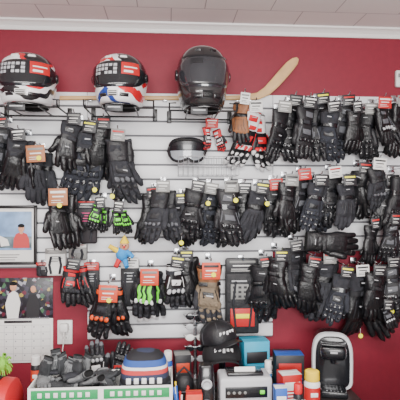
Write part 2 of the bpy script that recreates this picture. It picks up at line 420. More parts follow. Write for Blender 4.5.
package(78, 244, 260, 18, cardg, cardw, 'packaged_ear_buds', y=-.03)
package(192, 262, 300, 16, bp_, cardr, 'packaged_neck_warmer', y=-.04)
package(130, 258, 306, 18, bp_, cardw, 'packaged_balaclava', y=-.04)
package(92, 262, 300, 15, bp_, cardr, 'packaged_hand_warmers', y=-.04)
package(44, 262, 276, 14, cardk, cardr, 'packaged_valve_caps', y=-.03)

root = empty('winter_glove', W(306, 241, -.15)); b = B(); b.T = Matrix.Rotation(math.radians(-86), 4, 'Y') @ Matrix.Scale(1.05, 4)
R = random.Random(4); glove(b, ST['lth'], R); b.done('glove', root)
b = B()
for xx in (.05, .2): b.tube([(xx, .128, -.052), (xx, -.05, -.052), (xx, -.06, -.04)], .0028, steel)
b.done('slatwall_hook', root)

# toy clown
root = empty('plush_clown', W(122, 254, -.09)); b = B()
b.ell((0, 0, 0), .030, .026, .035, cb); b.ell((.012, -.006, .038), .023, .02, .023, skin); b.lathe((.012, -.004, .052), [(.023, 0), (.020, .01), (.007, .03), (.001, .038)], cy, 14)
b.tube([(-.02, -.004, .015), (-.048, -.008, .032), (-.060, -.01, .040)], [.013, .011, .010], cy); b.tube([(.02, -.004, .012), (.045, -.01, -.006), (.054, -.012, -.014)], [.013, .011, .010], cb)
b.tube([(-.01, 0, -.022), (-.024, -.008, -.048), (-.028, -.016, -.060)], [.014, .012, .011], redm); b.tube([(.01, 0, -.022), (.02, -.008, -.048), (.024, -.018, -.060)], [.014, .012, .011], cb)
for sx in (-1, 1): b.ell((.012 + sx * .008, -.025, .042), .003, .002, .004, dark)
b.ell((.012, -.027, .036), .006, .005, .006, redm)
b.tube([(.012, 0, .085), (.012, .02, .092), (.012, .068, .092)], .0018, steel)
b.done('body', root)

# goggles
root = empty('riding_goggles', W(187, 151, -.10)); b = B()
def gog(a, zz): return Vector((.085 * math.sin(a), -.045 * math.cos(a) + .02, zz))
lens = mat('clear_goggle_lens', (150, 156, 162), .12, coat=.8)
A = [math.radians(-72 + 144 * i / 20) for i in range(21)]
hz = [.024 + .030 * (1 - (abs(a) / math.radians(72)) ** 3) for a in A]
nb = [.016 * math.exp(-(a / .22) ** 2) for a in A]
b.loft([[gog(a, h * k + (q if k < 0 else 0)) for a, h, q in zip(A, hz, nb)] for k in (-1, -.5, 0)], lens, closed=False)
b.loft([[gog(a, h * k) * (1 + .05 * (k > .1)) for a, h in zip(A, hz)] for k in (0, .12, .5, 1)], hard, closed=False)
b.tube([gog(a, h) for a, h in zip(A, hz)], .010, hard); b.tube([gog(a, -h + q) for a, h, q in zip(A, hz, nb)], .007, hard)
for k in (0, -1): b.tube([gog(A[k], -hz[k]), gog(A[k], 0) + X * (.008 * (1 if k else -1)), gog(A[k], hz[k])], .009, hard)
b.tube([(-.085, .012, 0), (-.075, .05, .0), (0, .07, 0), (.075, .05, 0), (.085, .012, 0)], .008, leather, flat=2)
b.tube([(0, .074, .02), (0, .0, .02)], .0025, steel)
b.done('goggles', root)

# wire basket
p0 = W(178, 158, -.03); p1 = W(236, 158, -.03); zb = W(200, 176, -.03).z
b = B(); yf = -.13; yb = -.024; n = 12
whw = mat('grey_coated_wire', (165, 166, 170), .35)
for z in (p0.z, (p0.z + zb) / 2, zb): b.tube([(p0.x, yb, z), (p0.x, yf, z), (p1.x, yf, z), (p1.x, yb, z), (p0.x, yb, z)], .0020, whw, 6)
for i in range(n + 1):
    x = p0.x + (p1.x - p0.x) * i / n
    b.tube([(x, yb, p0.z), (x, yb, zb), (x, yf, zb), (x, yf, p0.z)], .0014, whw, 5)
b.done('wire_basket')

# ------------------------------------------------------------------ helmets
PR = [(-.125, .082, .108, .082), (-.121, .097, .132, .096), (-.105, .105, .146, .106), (-.08, .112, .151, .115), (-.05, .118, .147, .124), (-.02, .123, .141, .131),
      (.01, .126, .137, .136), (.04, .124, .131, .136), (.07, .115, .120, .128), (.095, .099, .102, .112), (.115, .076, .078, .087), (.128, .047, .048, .054), (.1335, .022, .022, .025), (.135, .002, .002, .002)]
def hp(t):
    t = max(0, min(len(PR) - 1.0001, t)); i = int(t); f = t - i
    P = [PR[max(0, i - 1)], PR[i], PR[i + 1], PR[min(len(PR) - 1, i + 2)]]
    return [.5 * ((2 * P[1][k]) + (-P[0][k] + P[2][k]) * f + (2 * P[0][k] - 5 * P[1][k] + 4 * P[2][k] - P[3][k]) * f * f + (-P[0][k] + 3 * P[1][k] - 3 * P[2][k] + P[3][k]) * f ** 3) for k in range(4)]
def tz(z):
    for i in range(len(PR) - 1):
        if PR[i][0] <= z <= PR[i + 1][0]: return i + (z - PR[i][0]) / (PR[i + 1][0] - PR[i][0])
    return 0 if z < 0 else len(PR) - 1.001
def S(az, t, off=0):
    z, w, f, bk = hp(t); c = -math.cos(az); sn = math.sin(az)
    e = .92
    return Vector(((w + off) * spow(sn, e), (f + off if c < 0 else bk + off) * spow(c, e), z + off * max(-1, min(1, (t - 6) / 6))))
def patch(b, az0, az1, z0, z1, off, m, n=24, k=8, shape=None, th=.0):
    rows = []
    for j in range(k + 1):
        row = []
        for i in range(n + 1):
            u = -1 + 2 * i / n; v = -1 + 2 * j / k
            hh = shape(u) if shape else 1
            az = az0 + (az1 - az0) * (i / n); z = (z0 + z1) / 2 + (z1 - z0) / 2 * v * hh
            edge = max(abs(u), abs(v)) > .999
            row.append(S(az, tz(z), off - (th if edge else 0)))
        rows.append(row)
    b.loft(rows, m, closed=False)
def helmet(name, loc, yaw, scale, shell, chinm, visor, pitch=0, stickers=()):
    root = empty(name, loc, (math.radians(pitch), 0, math.radians(yaw))); root.scale = scale
    b = B(); N = 56; K = 52; k1 = b.mi(shell); k2 = b.mi(dark)
    azs = [2 * math.pi * i / N for i in range(N)]
    def port(a, z):
        a = (a + math.pi) % (2 * math.pi) - math.pi
        u = abs(a) / math.radians(70)
        return u < 1 and -.050 * (1 - u ** 5) < z - .005 < .060 * (1 - u ** 5)
    ts = [i * (len(PR) - 1.0) / K for i in range(K + 1)]
    V = [[b.bm.verts.new(S(a, t, -.018 if port(a, hp(t)[0]) else 0)) for a in azs] for t in ts]
    for j in range(K):
        for i in range(N):
            a = azs[i] + math.pi / N; z = (hp(ts[j])[0] + hp(ts[j + 1])[0]) / 2
            b.face((V[j][i], V[j][(i + 1) % N], V[j + 1][(i + 1) % N], V[j + 1][i]), k2 if port(a, z) else k1)
    b.loft([[S(a, 0, o) + Z * dz for a in azs] for o, dz in ((.001, .004), (.002, -.001), (-.004, -.005), (-.02, -.004), (-.03, .02))], dark, cap0=False)
    b.done('shell', root)
    b = B()
    vs = lambda u: max(.28, (1 - abs(u) ** 4.0)) if abs(u) < 1 else .28
    patch(b, math.radians(-86), math.radians(86), -.058, .074, .0055, visor, 40, 10, vs, .006)
    for s in stickers:
        patch(b, math.radians(s[0]), math.radians(s[1]), s[2], s[3], .0068 + (s[5] if len(s) > 5 else 0), s[4], 8, 4)
    b.done('visor', root)
    b = B()
    for sx in (-1, 1):
        c = S(sx * math.radians(84), tz(.01), .004)
        b.lathe(c, [(.022, -.004 * sx), (.022, .002 * sx), (.017, .006 * sx), (.004, .007 * sx)], hard, 20, 'X')
        patch(b, math.radians(sx * 14), math.radians(sx * 36), -.100, -.084, .003, hard, 8, 3, None, .003)
        patch(b, math.radians(sx * 10), math.radians(sx * 30), .092, .105, .005, chinm, 8, 3, None, .005)
    patch(b, math.radians(-11), math.radians(11), -.098, -.070, .005, chinm, 8, 3, None, .005)
    for q in range(3): patch(b, math.radians(-8), math.radians(8), -.094 + q * .008, -.090 + q * .008, .0065, dark, 6, 2)
    b.loft([[S(a, .4, o) + Z * dz for a in azs] for o, dz in ((.0, .004), (.003, .002), (.003, -.004), (0, -.006))], hard, cap0=False, cap1=False)
    b.done('vents', root)
    return root
smoke = mat('smoke_visor', (30, 32, 36), .12, coat=.6)
KB = (28, 28, 32)
h1 = bandmat('helmet_paint_red_white', (.5, -.9, 1.0, .46), [(0, KB), (.30, WHT), (.37, RED), (.43, WHT), (.50, KB), (.525, WHT), (.555, RED), (.585, KB), (.625, WHT), (.65, RED), (.665, KB)], distort=.09)
h2 = bandmat('helmet_paint_white_red_blue', (.9, -.35, 1.0, .42), [(0, RED), (.34, WHT), (.40, (30, 60, 140)), (.43, WHT), (.49, RED), (.53, WHT), (.57, RED), (.60, WHT), (.635, KB)], distort=.09)
h3 = mat('graphite_helmet_paint', (40, 39, 41), .22, coat=.7)
yh = -.20
def stk(a, w1):
    L = [(a, a + 40, .004, .060, cardr), (a + 5, a + 24, .012, .022, cardw, .001), (a + 5, a + 34, .034, .040, cardw, .001)]
    for j in range(3):
        for i in range(6):
            if (i * 3 + j) % 7 == 6: continue
            L.append((a - w1 + 8 * i, a - w1 + 6 + 8 * i, .004 + .018 * j, .017 + .018 * j, ltgrey))
    return L
helmet('motorcycle_helmet', W(28, 81.5, yh), 4, (1.0, 1, .92), h1, cardw, smoke, stickers=stk(14, 54))
helmet('motorcycle_helmet', W(121, 82.5, yh), -8, (.94, 1, .92), h2, cardw, smoke, stickers=stk(14, 54))
smk2 = mat('grey_tint_visor', (46, 48, 53), .08, coat=1)
helmet('motorcycle_helmet', W(202, 80, yh), 6, (.94, 1, 1.12), h3, hard, smk2, stickers=[(-34, -8, .035, .055, smoke), (-60, 60, .062, .070, hard), (-40, 40, -.046, -.040, hard)])
for cx, py in ((28, 107), (121, 108), (202, 111)):
    c = W(cx, py, yh); hw = .150; yb = -.022; yf = yh - .10
    b = B(); z = c.z - .010
    for sx in (-1, 1):
        x = sx * hw
        b.tube([(x, yb, z + .03), (x, yb - .01, z), (x, yf + .02, z - .004), (x, yf, z + .004), (x, yf - .004, z + .026)], .004, blackwire)
        b.tube([(sx * .07, yb, z), (sx * .07, yf + .01, z - .004)], .0035, blackwire)
        b.rbox((x, yb - .004, z + .01), (.022, .006, .06), blackwire, r=.002)
        b.tube([(x, yf + .04, z - .002), (x, yf + .04, z + .032), (x - sx * .03, yf + .05, z + .036)], .003, blackwire)
    b.tube([(-hw, yf + .02, z - .004), (hw, yf + .02, z - .004)], .004, blackwire)
    b.tube([(-hw, yb - .02, z - .002), (hw, yb - .02, z - .002)], .004, blackwire)
    b.rbox((-.02, yf - .004, z - .008), (.075, .006, .034), cardk, r=.002); b.rbox((-.02, yf - .008, z - .006), (.055, .003, .006), ltgrey, r=.001)
    b.done('helmet_display_rack', loc=(c.x, 0, 0))

# hockey stick
b = B()
pp = [(60, 98, .010), (150, 98, .010), (225, 98, .010), (245, 97.5, .013), (258, 96, .018), (267, 91, .023), (275, 83, .026), (283, 74, .027), (290, 66, .026), (295, 61, .020), (297.5, 58.5, .008)]
pts = [W(a, c, -.035) for a, c, _ in pp]; rings = []
for i, q in enumerate(pts):
    t = (pts[min(i + 1, len(pts) - 1)] - pts[max(i - 1, 0)]).normalized(); u = Y.cross(t).normalized()
    rings.append(ring(q, u, Y, pp[i][2], .009 if i < 4 else .006, 16, 4))
b.loft(rings[:5], wood); b.loft(rings[4:], wood)
for a in (90, 165, 250):
    q = W(a, 98, -.035); b.rbox((q.x, -.036, q.z - .014), (.02, .028, .006), steel, r=.001)
b.done('hockey_stick')

c = W(400, 79, -.012); b = B(); b.rbox(c, (.05, .024, .085), whitep, r=.006); b.rbox(c + Vector((0, -.013, .015)), (.03, .003, .02), cardg, r=.001); b.done('thermostat')

# ------------------------------------------------------------------ left wall papers
root = empty('picture_frame', W(12, 235, -.037)); b = B(); w, h = .235, .285
fr = mat('black_frame', (22, 20, 22), .35)
for sx in (-1, 1): b.rbox((sx * (w / 2 - .007), 0, 0), (.014, .02, h), fr, r=.003)
for sz in (-1, 1): b.rbox((0, 0, sz * (h / 2 - .007)), (w, .02, .014), fr, r=.003)
b.rbox((0, .004, 0), (w - .01, .006, h - .01), cardw, r=.001)
b.rbox((0, 0, .02), (w - .05, .003, h - .10), mat('photo_sky_blue', (128, 160, 200), .35, var=.3, bscale=120), r=.0005)
b.rbox((0, -.0018, -.035), (w - .05, .002, .055), mat('photo_ground', (96, 112, 120), .35, var=.5, bscale=200), r=.0005)
for k in range(3): b.rbox((-.02, 0, -.095 - k * .012), (.11 - .02 * k, .003, .004), cardg, r=.0005)
def flat(pts, m, y): b.loft([[Vector((x, yy, z)) for x, z in pts] for yy in (y, y - .0015)], m)
px_ = .045
flat([(px_ - .038, -.062), (px_ + .038, -.062), (px_ + .036, -.02), (px_ + .026, .004), (px_ + .010, .012), (px_ - .010, .012), (px_ - .026, .004), (px_ - .036, -.02)], mat('shirt_red', (190, 60, 60), .5), -.003)
flat([(px_ - .007, .005), (px_ + .007, .005), (px_ + .007, .02), (px_ - .007, .02)], skin, -.0046)
b.ell((px_, -.0055, .032), .015, .0015, .019, skin, 18, 10); b.ell((px_, -.006, .044), .016, .0015, .010, dark, 18, 8)
for sx in (-1, 1): b.ell((px_ + sx * .005, -.007, .034), .0018, .001, .0012, dark, 8, 4)
b.rbox((px_, -.0072, .024), (.006, .001, .0014), redm, r=.0003)
flat([(-.085, -.055), (-.03, -.055), (-.025, -.03), (-.045, -.012), (-.07, -.01), (-.086, -.02)], cardk, -.003)
flat([(-.06, .0), (-.02, -.02), (-.01, -.05), (-.05, -.055)], cardw, -.0044)
b.done('frame', root)
c0 = W(0, 278, -.004); c1 = W(53, 318, -.004); c2 = W(54, 362, -.004)
pm = bpy.data.materials.new('printed_poster'); pm.use_nodes = True; nt = pm.node_tree; p = nt.nodes['Principled BSDF']
tc = nt.nodes.new('ShaderNodeTexCoord'); vo = nt.nodes.new('ShaderNodeTexVoronoi'); vo.inputs['Scale'].default_value = 60
r = nt.nodes.new('ShaderNodeValToRGB'); r.color_ramp.interpolation = 'CONSTANT'
sx = nt.nodes.new('ShaderNodeSeparateColor')
cols = [(0, (28, 26, 34)), (.4, (60, 56, 70)), (.66, (150, 150, 160)), (.74, (100, 36, 54)), (.8, (40, 40, 46)), (.92, (170, 146, 70)), (.96, (70, 110, 80))]
r.color_ramp.elements[0].color = lin(cols[0][1]); r.color_ramp.elements[1].position = .4; r.color_ramp.elements[1].color = lin(cols[1][1])
for q, cc in cols[2:]: e = r.color_ramp.elements.new(q); e.color = lin(cc)
nt.links.new(tc.outputs['Object'], vo.inputs['Vector']); nt.links.new(vo.outputs['Color'], sx.inputs[0]); nt.links.new(sx.outputs[0], r.inputs['Fac']); nt.links.new(r.outputs[0], p.inputs['Base Color'])
p.inputs['Roughness'].default_value = .35
root = empty('wall_calendar', ((c0.x + c1.x) / 2 - .04, -.004, c1.z)); b = B(); wd = c1.x - c0.x + .08
hu = c0.z - c1.z; hl = c1.z - c2.z
b.rbox((0, 0, hu / 2), (wd, .004, hu), pm, r=.001)
flat([(-.05, .0), (.0, .0), (.012, hu * .4), (.0, hu * .62), (-.02, hu * .7), (-.045, hu * .6), (-.06, hu * .35)], cardw, -.003)
b.ell((-.022, -.005, hu * .78), .016, .0015, .020, skin, 18); b.ell((-.022, -.0055, hu * .86), .017, .0015, .011, dark, 18)
flat([(.04, .0), (.10, .0), (.105, hu * .4), (.085, hu * .6), (.06, hu * .6), (.04, hu * .35)], cardk, -.003); b.ell((.073, -.005, hu * .72), .013, .0015, .017, skin)
b.rbox((0, 0, -hl / 2), (wd, .004, hl), cardw, r=.001)
gl = mat('calendar_grid_ink', (150, 150, 155), .6)
for i in range(8): b.rbox((-wd * .46 + wd * .92 * i / 7, -.0024, -hl * .55), (.001, .001, hl * .8), gl, r=.0002)
for i in range(6): b.rbox((0, -.0024, -hl * .15 - hl * .8 * i / 5), (wd * .92, .001, .001), gl, r=.0002)
b.rbox((0, -.003, -hl * .07), (wd * .4, .001, .012), cardk, r=.0004)
for i in range(7):
    for j in range(5): b.rbox((-wd * .43 + wd * .92 * i / 7, -.0028, -hl * .19 - hl * .8 * j / 5), (.006, .001, .006), gl, r=.0002)
b.tube([(-wd * .45, -.003, 0), (wd * .45, -.003, 0)], .003, steel)
b.done('pages', root)
c = W(65, 332, -.0045); root = empty('wall_outlet', c); b = B()
b.rbox((0, 0, 0), (.072, .008, .118), whitep, r=.003)
for sz in (-1, 1):
    b.rbox((0, -.005, sz * .026), (.034, .004, .030), cardw, r=.004)
    for k in (-1, 1): b.rbox((k * .007, -.0075, sz * .026), (.003, .001, .010), dark, r=.0002)
b.rbox((0, -.02, .026), (.04, .03, .04), whitep, r=.006)
b.done('plate', root); b = B()
b.tube([(0, -.03, .008), (.002, -.032, -.03), (-.006, -.03, -.08), (.012, -.02, -.13), (.008, -.02, -.19), (.02, -.03, -.245)], .003, whitep); b.done('power_cord', root)

# ------------------------------------------------------------------ counter and clutter
CT = .75
b = B(); ctop = mat('counter_laminate', (48, 42, 41), .45, var=.1, bscale=40); cbody = mat('counter_front_panel', (60, 50, 46), .55)
cx0 = W(22, 380, -.4).x; cx1 = W(352, 380, -.3).x
b.rbox(((cx0 + cx1) / 2, -.39, CT - .015), (cx1 - cx0, .70, .03), ctop, r=.004)
b.rbox(((cx0 + cx1) / 2, -.39, (CT - .03) / 2 + .02), (cx1 - cx0 - .06, .64, CT - .07), cbody, r=.004)
b.rbox(((cx0 + cx1) / 2, -.37, .02), (cx1 - cx0 - .1, .58, .04), dark, r=.002)
for k in range(3): b.rbox((cx0 + (cx1 - cx0) * (k + .5) / 3, -.714, .36), ((cx1 - cx0) / 3 - .06, .012, .6), ctop, r=.004)
b.done('display_counter')
def at(px, y, z=CT):
    q = W(px, 200, y); return Vector((q.x, y, z))
def kk(y): return (y - CAM.y) / F
def zt(py, y): return W(200, py, y).z
wool = mat('grey_knit_wool', (110, 112, 114), .9, bump=.9, bscale=300, var=.3); wool2 = mat('dark_knit_wool', (52, 54, 57), .9, bump=.9, bscale=300, var=.3)
gb = mat('green_box_print', (30, 150, 85), .5)
y = -.50; c = at(104, y); w = 134 * kk(y); h = zt(384, y - .09) - CT
root = empty('cardboard_tray', c); b = B()
for s_ in (-1, 1):
    b.rbox((0, s_ * .09, h / 2), (w, .005, h), cardw, r=.001); b.rbox((s_ * w / 2, 0, h / 2), (.005, .18, h), cardw, r=.001)
b.rbox((0, 0, .004), (w, .18, .006), cardw, r=.001)
for q in (-.25, .25): b.rbox((q * w, -.0935, h - .026), (w * .46, .002, .036), gb, r=.0005)
for i in range(7):
    for q in (-.42, .08): b.rbox((w * (q + .055 * i), -.0955, h - .026), (w * .03, .002, .018), cardw, r=.0005)
b.rbox((0, -.0935, h - .07), (w * .9, .002, .02), cardk, r=.0005)
b.done('tray', root)
b = B(); R = random.Random(3)
b.rbox((-w * .22, 0, h * .42), (w * .53, .165, h * .8), wool2, r=.02)
for i in range(18):
    b.T = Matrix.Translation((w * (-.44 + .46 * R.random()), R.uniform(-.05, .06), h * .9 + R.uniform(-.01, .035))) @ Matrix.Rotation(R.uniform(-3, 3), 4, 'Z') @ Matrix.Rotation(R.uniform(.9, 1.7), 4, 'X') @ Matrix.Scale(R.uniform(.4, .55), 4) @ Matrix.Translation((0, 0, .12))
    m_ = R.choice([wool, wool, wool2, leather2])
    glove(b, dict(main=m_, cuff=R.choice([wool, wool2]), acc=wool2, kn=m_, plain=True, short=True), R)
for i in range(6):
    b.T = Matrix.Translation((w * (-.42 + .055 * i), R.uniform(.0, .05), h + .05 + R.uniform(-.02, .02))) @ Matrix.Rotation(R.uniform(-.6, .6), 4, 'Y') @ Matrix.Rotation(R.uniform(-1, 1), 4, 'Z') @ Matrix.Scale(.45, 4) @ Matrix.Translation((0, 0, .12))
    glove(b, dict(main=wool if i % 2 else wool2, cuff=wool2, acc=wool2, kn=wool, plain=True, short=True), R)
b.T = Matrix()
b.done('knit_glove_pile', root)

# striped beanie stacked on a carton inside the tray
y = -.50; c = at(145, y, CT + .008); w2 = 46 * kk(y); zt0 = zt(348, y)
stripe = bandmat('striped_knit', (0, 0, 11, .2), [(0, (50, 56, 80)), (.2, (190, 60, 60)), (.38, (215, 215, 215)), (.5, (45, 80, 150)), (.75, (30, 30, 36))], rough=.8, coat=0, freq=2, distort=.006)
root = empty('striped_beanie', c); b = B()
zb_ = zt0 - c.z - .15
b.rbox((0, 0, zb_ / 2), (w2 * .9, .14, zb_), cardk, r=.003)
prof = [(.9, 0), (1, .01), (1.04, .03), (1.03, .06), (.98, .09), (.86, .12), (.66, .138), (.4, .147), (.1, .15)]
b.loft([ring((0, 0, zb_ + hh), X, Y, w2 / 2 * r_, .075 * r_, 28, 3.2) for r_, hh in prof], stripe)
b.loft([ring((0, 0, zb_ + hh), X, Y, w2 / 2 * r_, .075 * r_, 28, 3.2) for r_, hh in ((1.03, .0), (1.09, .004), (1.09, .03), (1.04, .034))], navy)
for i in range(5): b.rbox((-w2 * .32 + i * w2 * .16, -.081, zb_ + .055), (w2 * .10, .004, .022), whitem, r=.002)
b.done('beanie', root)

root = empty('motocross_gloves', at(100, -.26, zt(386, -.26)))
zz = root.location.z - CT
b = B(); b.T = Matrix.Rotation(math.radians(172), 4, 'Y') @ Matrix.Scale(.8, 4); R = random.Random(8); glove(b, ST['mxw'], R); b.done('glove_right', root)
b = B(); b.T = Matrix.Translation((.05, .04, 0)) @ Matrix.Rotation(math.radians(200), 4, 'Y') @ Matrix.Scale(.75, 4); R = random.Random(9); glove(b, ST['gry'], R, -1); b.done('glove_left', root)
b = B(); b.rbox((.02, .02, -zz + .011), (.12, .10, .02), hard, r=.004); b.tube([(0, 0, -zz + .02), (0, 0, .06)], .01, hard); b.tube([(.05, .04, -zz + .02), (.05, .04, .06)], .01, hard); b.done('glove_stand', root)

def cap(b, s, m, pm_, text=True):
    T0 = b.T.copy(); b.T = T0 @ Matrix.Scale(s, 4)
    b.loft([ring((0, 0, z), X, Y, r_, r_ * 1.1, 28, 2.2) for z, r_ in ((0, .086), (.01, .089), (.035, .089), (.06, .083), (.082, .068), (.097, .045), (.105, .02), (.106, .002))], m)
    b.ell((0, 0, .108), .007, .007, .004, m)
    rows = []
    for off in (0, -.004):
        for k in (0, .35, .7, 1):
            rows.append([Vector((.080 * math.sin(a), -.085 * math.cos(a) * 1.08 - .075 * k * math.cos(a) ** .6, .008 - .02 * (math.sin(a) ** 2) - .012 * k + off)) for a in [math.radians(-78 + 156 * i / 20) for i in range(21)]])
    b.loft(rows[:4], m, closed=False); b.loft(rows[4:], m, closed=False)
    b.loft([rows[3], rows[7]], m, closed=False)
    for i in range(6):
        a0 = math.radians(60 * i); b.tube([(r_ * math.cos(a0), r_ * 1.1 * math.sin(a0), z) for z, r_ in ((.01, .090), (.035, .090), (.06, .084), (.082, .069), (.097, .046), (.106, .01))], .001, pm_, 5)
    if text:
        for i in range(5):
            x = -.036 + i * .018; b.rbox((x, -.0985 + abs(x) * .25, .042), (.012, .003, .02), whitem, r=.0015, rot=Matrix.Rotation(math.radians(14), 3, 'X'))
    b.T = T0
capm = mat('black_cotton_twill', (24, 24, 27), .85, bump=.5, bscale=400)
b = B(); y = -.24; q = at(222, y, zt(362, y))
b.T = Matrix.Rotation(-.35, 4, 'X'); cap(b, .98, capm, leather2)
b.T = Matrix.Translation((-.012, .02, .085)) @ Matrix.Rotation(.5, 4, 'Z') @ Matrix.Rotation(-.12, 4, 'Y') @ Matrix.Rotation(-.25, 4, 'X'); cap(b, .9, leather, grey)
b.T = Matrix(); zz = q.z - CT; b.lathe((0, 0, -zz), [(.06, 0), (.06, .008), (.015, .014), (.015, zz), (.05, zz + .02), (.06, zz + .06)], hard)
b.done('baseball_cap_stack', loc=q)

def carton(name, px, y, pxw, top, m, side, dep=.12, z0=CT, lid=None, rotz=0, seed=1):
    c = at(px, y, z0); w = pxw * kk(y); h = zt(top, y) - z0; b = B(); R = random.Random(seed)
    b.rbox((0, 0, h / 2), (w, dep, h), m, r=.002)
    b.rbox((0, -dep / 2 - .001, h * .62), (w * .8, .002, h * .28), side, r=.0005)
    for i in range(3): b.rbox((R.uniform(-.08, .08) * w, -dep / 2 - .001, h * (.40 - .11 * i)), (w * R.uniform(.4, .8), .002, h * .05), lid or cardk, r=.0004)
    b.rbox((0, 0, h + .0008), (w * .96, dep * .1, .001), lid or cardg, r=.0003)
    b.rbox((0, -dep * .12, h * .985), (w * 1.006, dep * .72, h * .03 + .001), lid or side, r=.0005)
    return b.done(name, loc=c, rot=(0, 0, rotz))
carton('glove_box', 254, -.14, 26, 340, teal, cardk, .10, lid=teal, rotz=.1)
carton('spark_plug_box', 273, -.10, 14, 360, cardk, cardw, .08, lid=cardw, seed=9)
carton('goggle_box', 288, -.22, 28, 354, cardk, cardr, .10, lid=blue, seed=5, rotz=-.06)
carton('oil_filter_box', 289, -.40, 20, 374, cardr, cardw, .08, lid=cardw, seed=6, rotz=.12)
carton('chain_lube_box', 280, -.56, 12, 388, blue, cardw, .05, lid=cardw, seed=7)
carton('brake_pad_box', 182, -.20, 16, 352, cardk, cardo, .08, lid=cardg, seed=8, rotz=.1)
carton('light_bulb_box', 194, -.62, 16, 392, cardo, cardw, .05, lid=cardr, seed=12)
carton('air_filter_box', 60, -.20, 30, 366, cardw, cardk, .12, lid=cardg, seed=14, rotz=.1)
carton('mirror_box', 128, -.20, 24, 360, cardr, cardw, .10, lid=cardk, seed=15, rotz=-.1)

y = -.46; c = at(244, y); w = 52 * kk(y); h = zt(374, y) - CT; root = empty('label_printer', c); b = B()
b.rbox((0, 0, h / 2), (w, .12, h), mat('light_grey_plastic', (188, 190, 195), .4), r=.012)
b.rbox((0, -.061, h * .62), (w * .8, .006, h * .3), hard, r=.003); b.rbox((0, -.064, h * .3), (w * .6, .006, .012), dark, r=.002)
b.rbox((w * .3, -.063, h * .62), (.02, .006, .016), green, r=.003)
for k in range(4): b.lathe((-w * .34 + k * .022, -.0635, h * .62), [(.006, 0), (.006, .003), (.004, .004)], cardg, 12, 'Y')
b.rbox((0, .0, h + .006), (w * .7, .08, .016), hard, r=.005); b.rbox((0, -.02, h + .016), (w * .4, .004, .03), cardw, r=.001, rot=Matrix.Rotation(-.3, 3, 'X'))
b.done('body', root)
y = -.50; c = at(206, y); root = empty('desktop_speaker', c); b = B(); h = zt(364, y) - CT
b.loft([ring((0, 0, z), X, Y, a, a * 1.1, 20, 4) for z, a in ((0, .032), (.006, .036), (h * .6, .034), (h - .008, .029), (h, .024))], hard)
b.lathe((0, -.035, h * .66), [(.021, 0), (.021, .006), (.017, .009), (.010, .003)], ltgrey, 20, 'Y'); b.lathe((0, -.037, h * .25), [(.025, 0), (.025, .006), (.018, .008), (.009, .001)], grey, 20, 'Y')
b.done('cabinet', root)
b = B(); y = -.40; q = at(184, y); hh = zt(374, y) - CT
b.loft([ring((0, 0, z), X, Y, a, a, 24, 2.4) for z, a in ((0, .034), (.02, .042), (hh * .6, .042), (hh * .85, .036), (hh, .022), (hh + .004, .006))], leather)
b.tube([(-.034, -.034, hh * .5), (0, -.046, hh * .55), (.034, -.034, hh * .5)], .003, grey); b.tube([(-.03, 0, hh), (0, 0, hh + .03), (.03, 0, hh)], .005, leather2)
b.done('waist_bag', loc=q)
b = B(); y = -.10; q = at(195, y); zz = zt(312, y) - CT
b.lathe((0, 0, 0), [(.045, 0), (.045, .01), (.01, .016), (.008, zz * .9), (.004, zz)], steel)
for j in range(5):
    z = zz * (.3 + .16 * j)
    for sx in (-1, 1):
        b.tube([(sx * .004, -.008, z), (sx * .05, -.03, z + .004)], .002, steel)
        b.ell((sx * .026, -.034, z + .006), .021, .004, .016, [ltgrey, smoke, cardw][j % 3], 14)
    b.tube([(-.05, -.03, z + .014), (0, -.036, z + .012), (.05, -.03, z + .014)], .0022, [hard, steel, whitep][j % 3])
    for sx in (-1, 1): b.tube([(sx * .048, -.03, z + .012), (sx * .055, .01, z + .006), (sx * .05, .04, z - .006)], .002, hard)
b.done('sunglasses_stand', loc=q)
def bottle(name, px, y, top, r0, body, label, capm_, n=24):
    b = B(); q = at(px, y); h = zt(top, y) - CT
    b.lathe((0, 0, 0), [(r0 * .9, 0), (r0, .005), (r0, h * .3)], body); b.lathe((0, 0, h * .3), [(r0 * 1.01, 0), (r0 * 1.01, h * .32)], label); b.lathe((0, 0, h * .62), [(r0, 0), (r0, h * .08), (r0 * .7, h * .16)], body)
    b.lathe((0, 0, h * .76), [(r0 * .9, 0), (r0 * .95, .004), (r0 * .9, h * .22), (r0 * .75, h * .24)], capm_)
    b.rbox((0, -r0 * 1.01, h * .46), (r0 * .9, .002, h * .1), cardw if label is not cardw else blue, r=.0005)
    b.done(name, loc=q)
bottle('polish_bottle', 312, -.50, 373, .032, cardw, cardr, cy)
bottle('lube_spray_can', 298, -.60, 386, .018, cardk, cardw, redm)
bottle('visor_cleaner_bottle', 268, -.32, 362, .016, whitep, cb, whitep)
bottle('chain_cleaner_can', 168, -.24, 350, .020, blue, cardw, cardw)
bottle('hand_cleaner_bottle', 36, -.22, 352, .022, cardk, cardo, whitep)
b = B(); q = at(181, -.58); b.lathe((0, 0, 0), [(.026, 0), (.030, .085), (.027, .085), (.024, .01)], hard)
R = random.Random(5)
for i in range(9):
    a = R.uniform(0, 6.28); dx, dy = math.cos(a), math.sin(a)
    b.tube([(dx * .01, dy * .01, .015), (dx * .03, dy * .03, .12 + R.uniform(0, .04))], .0035, R.choice([blue, cardr, cardk, cy, whitep]), 8)
b.done('pen_cup', loc=q)
b = B(); R = random.Random(6)
for i in range(7):
    b.rbox((R.uniform(-.02, .02), R.uniform(-.02, .02), .0015 + i * .0014), (.10, .10, .001), cardw if i % 2 else cardt, r=.0003, rot=Matrix.Rotation(R.uniform(-.4, .4), 3, 'Z'))
b.done('receipt_stack', loc=at(236, -.63))

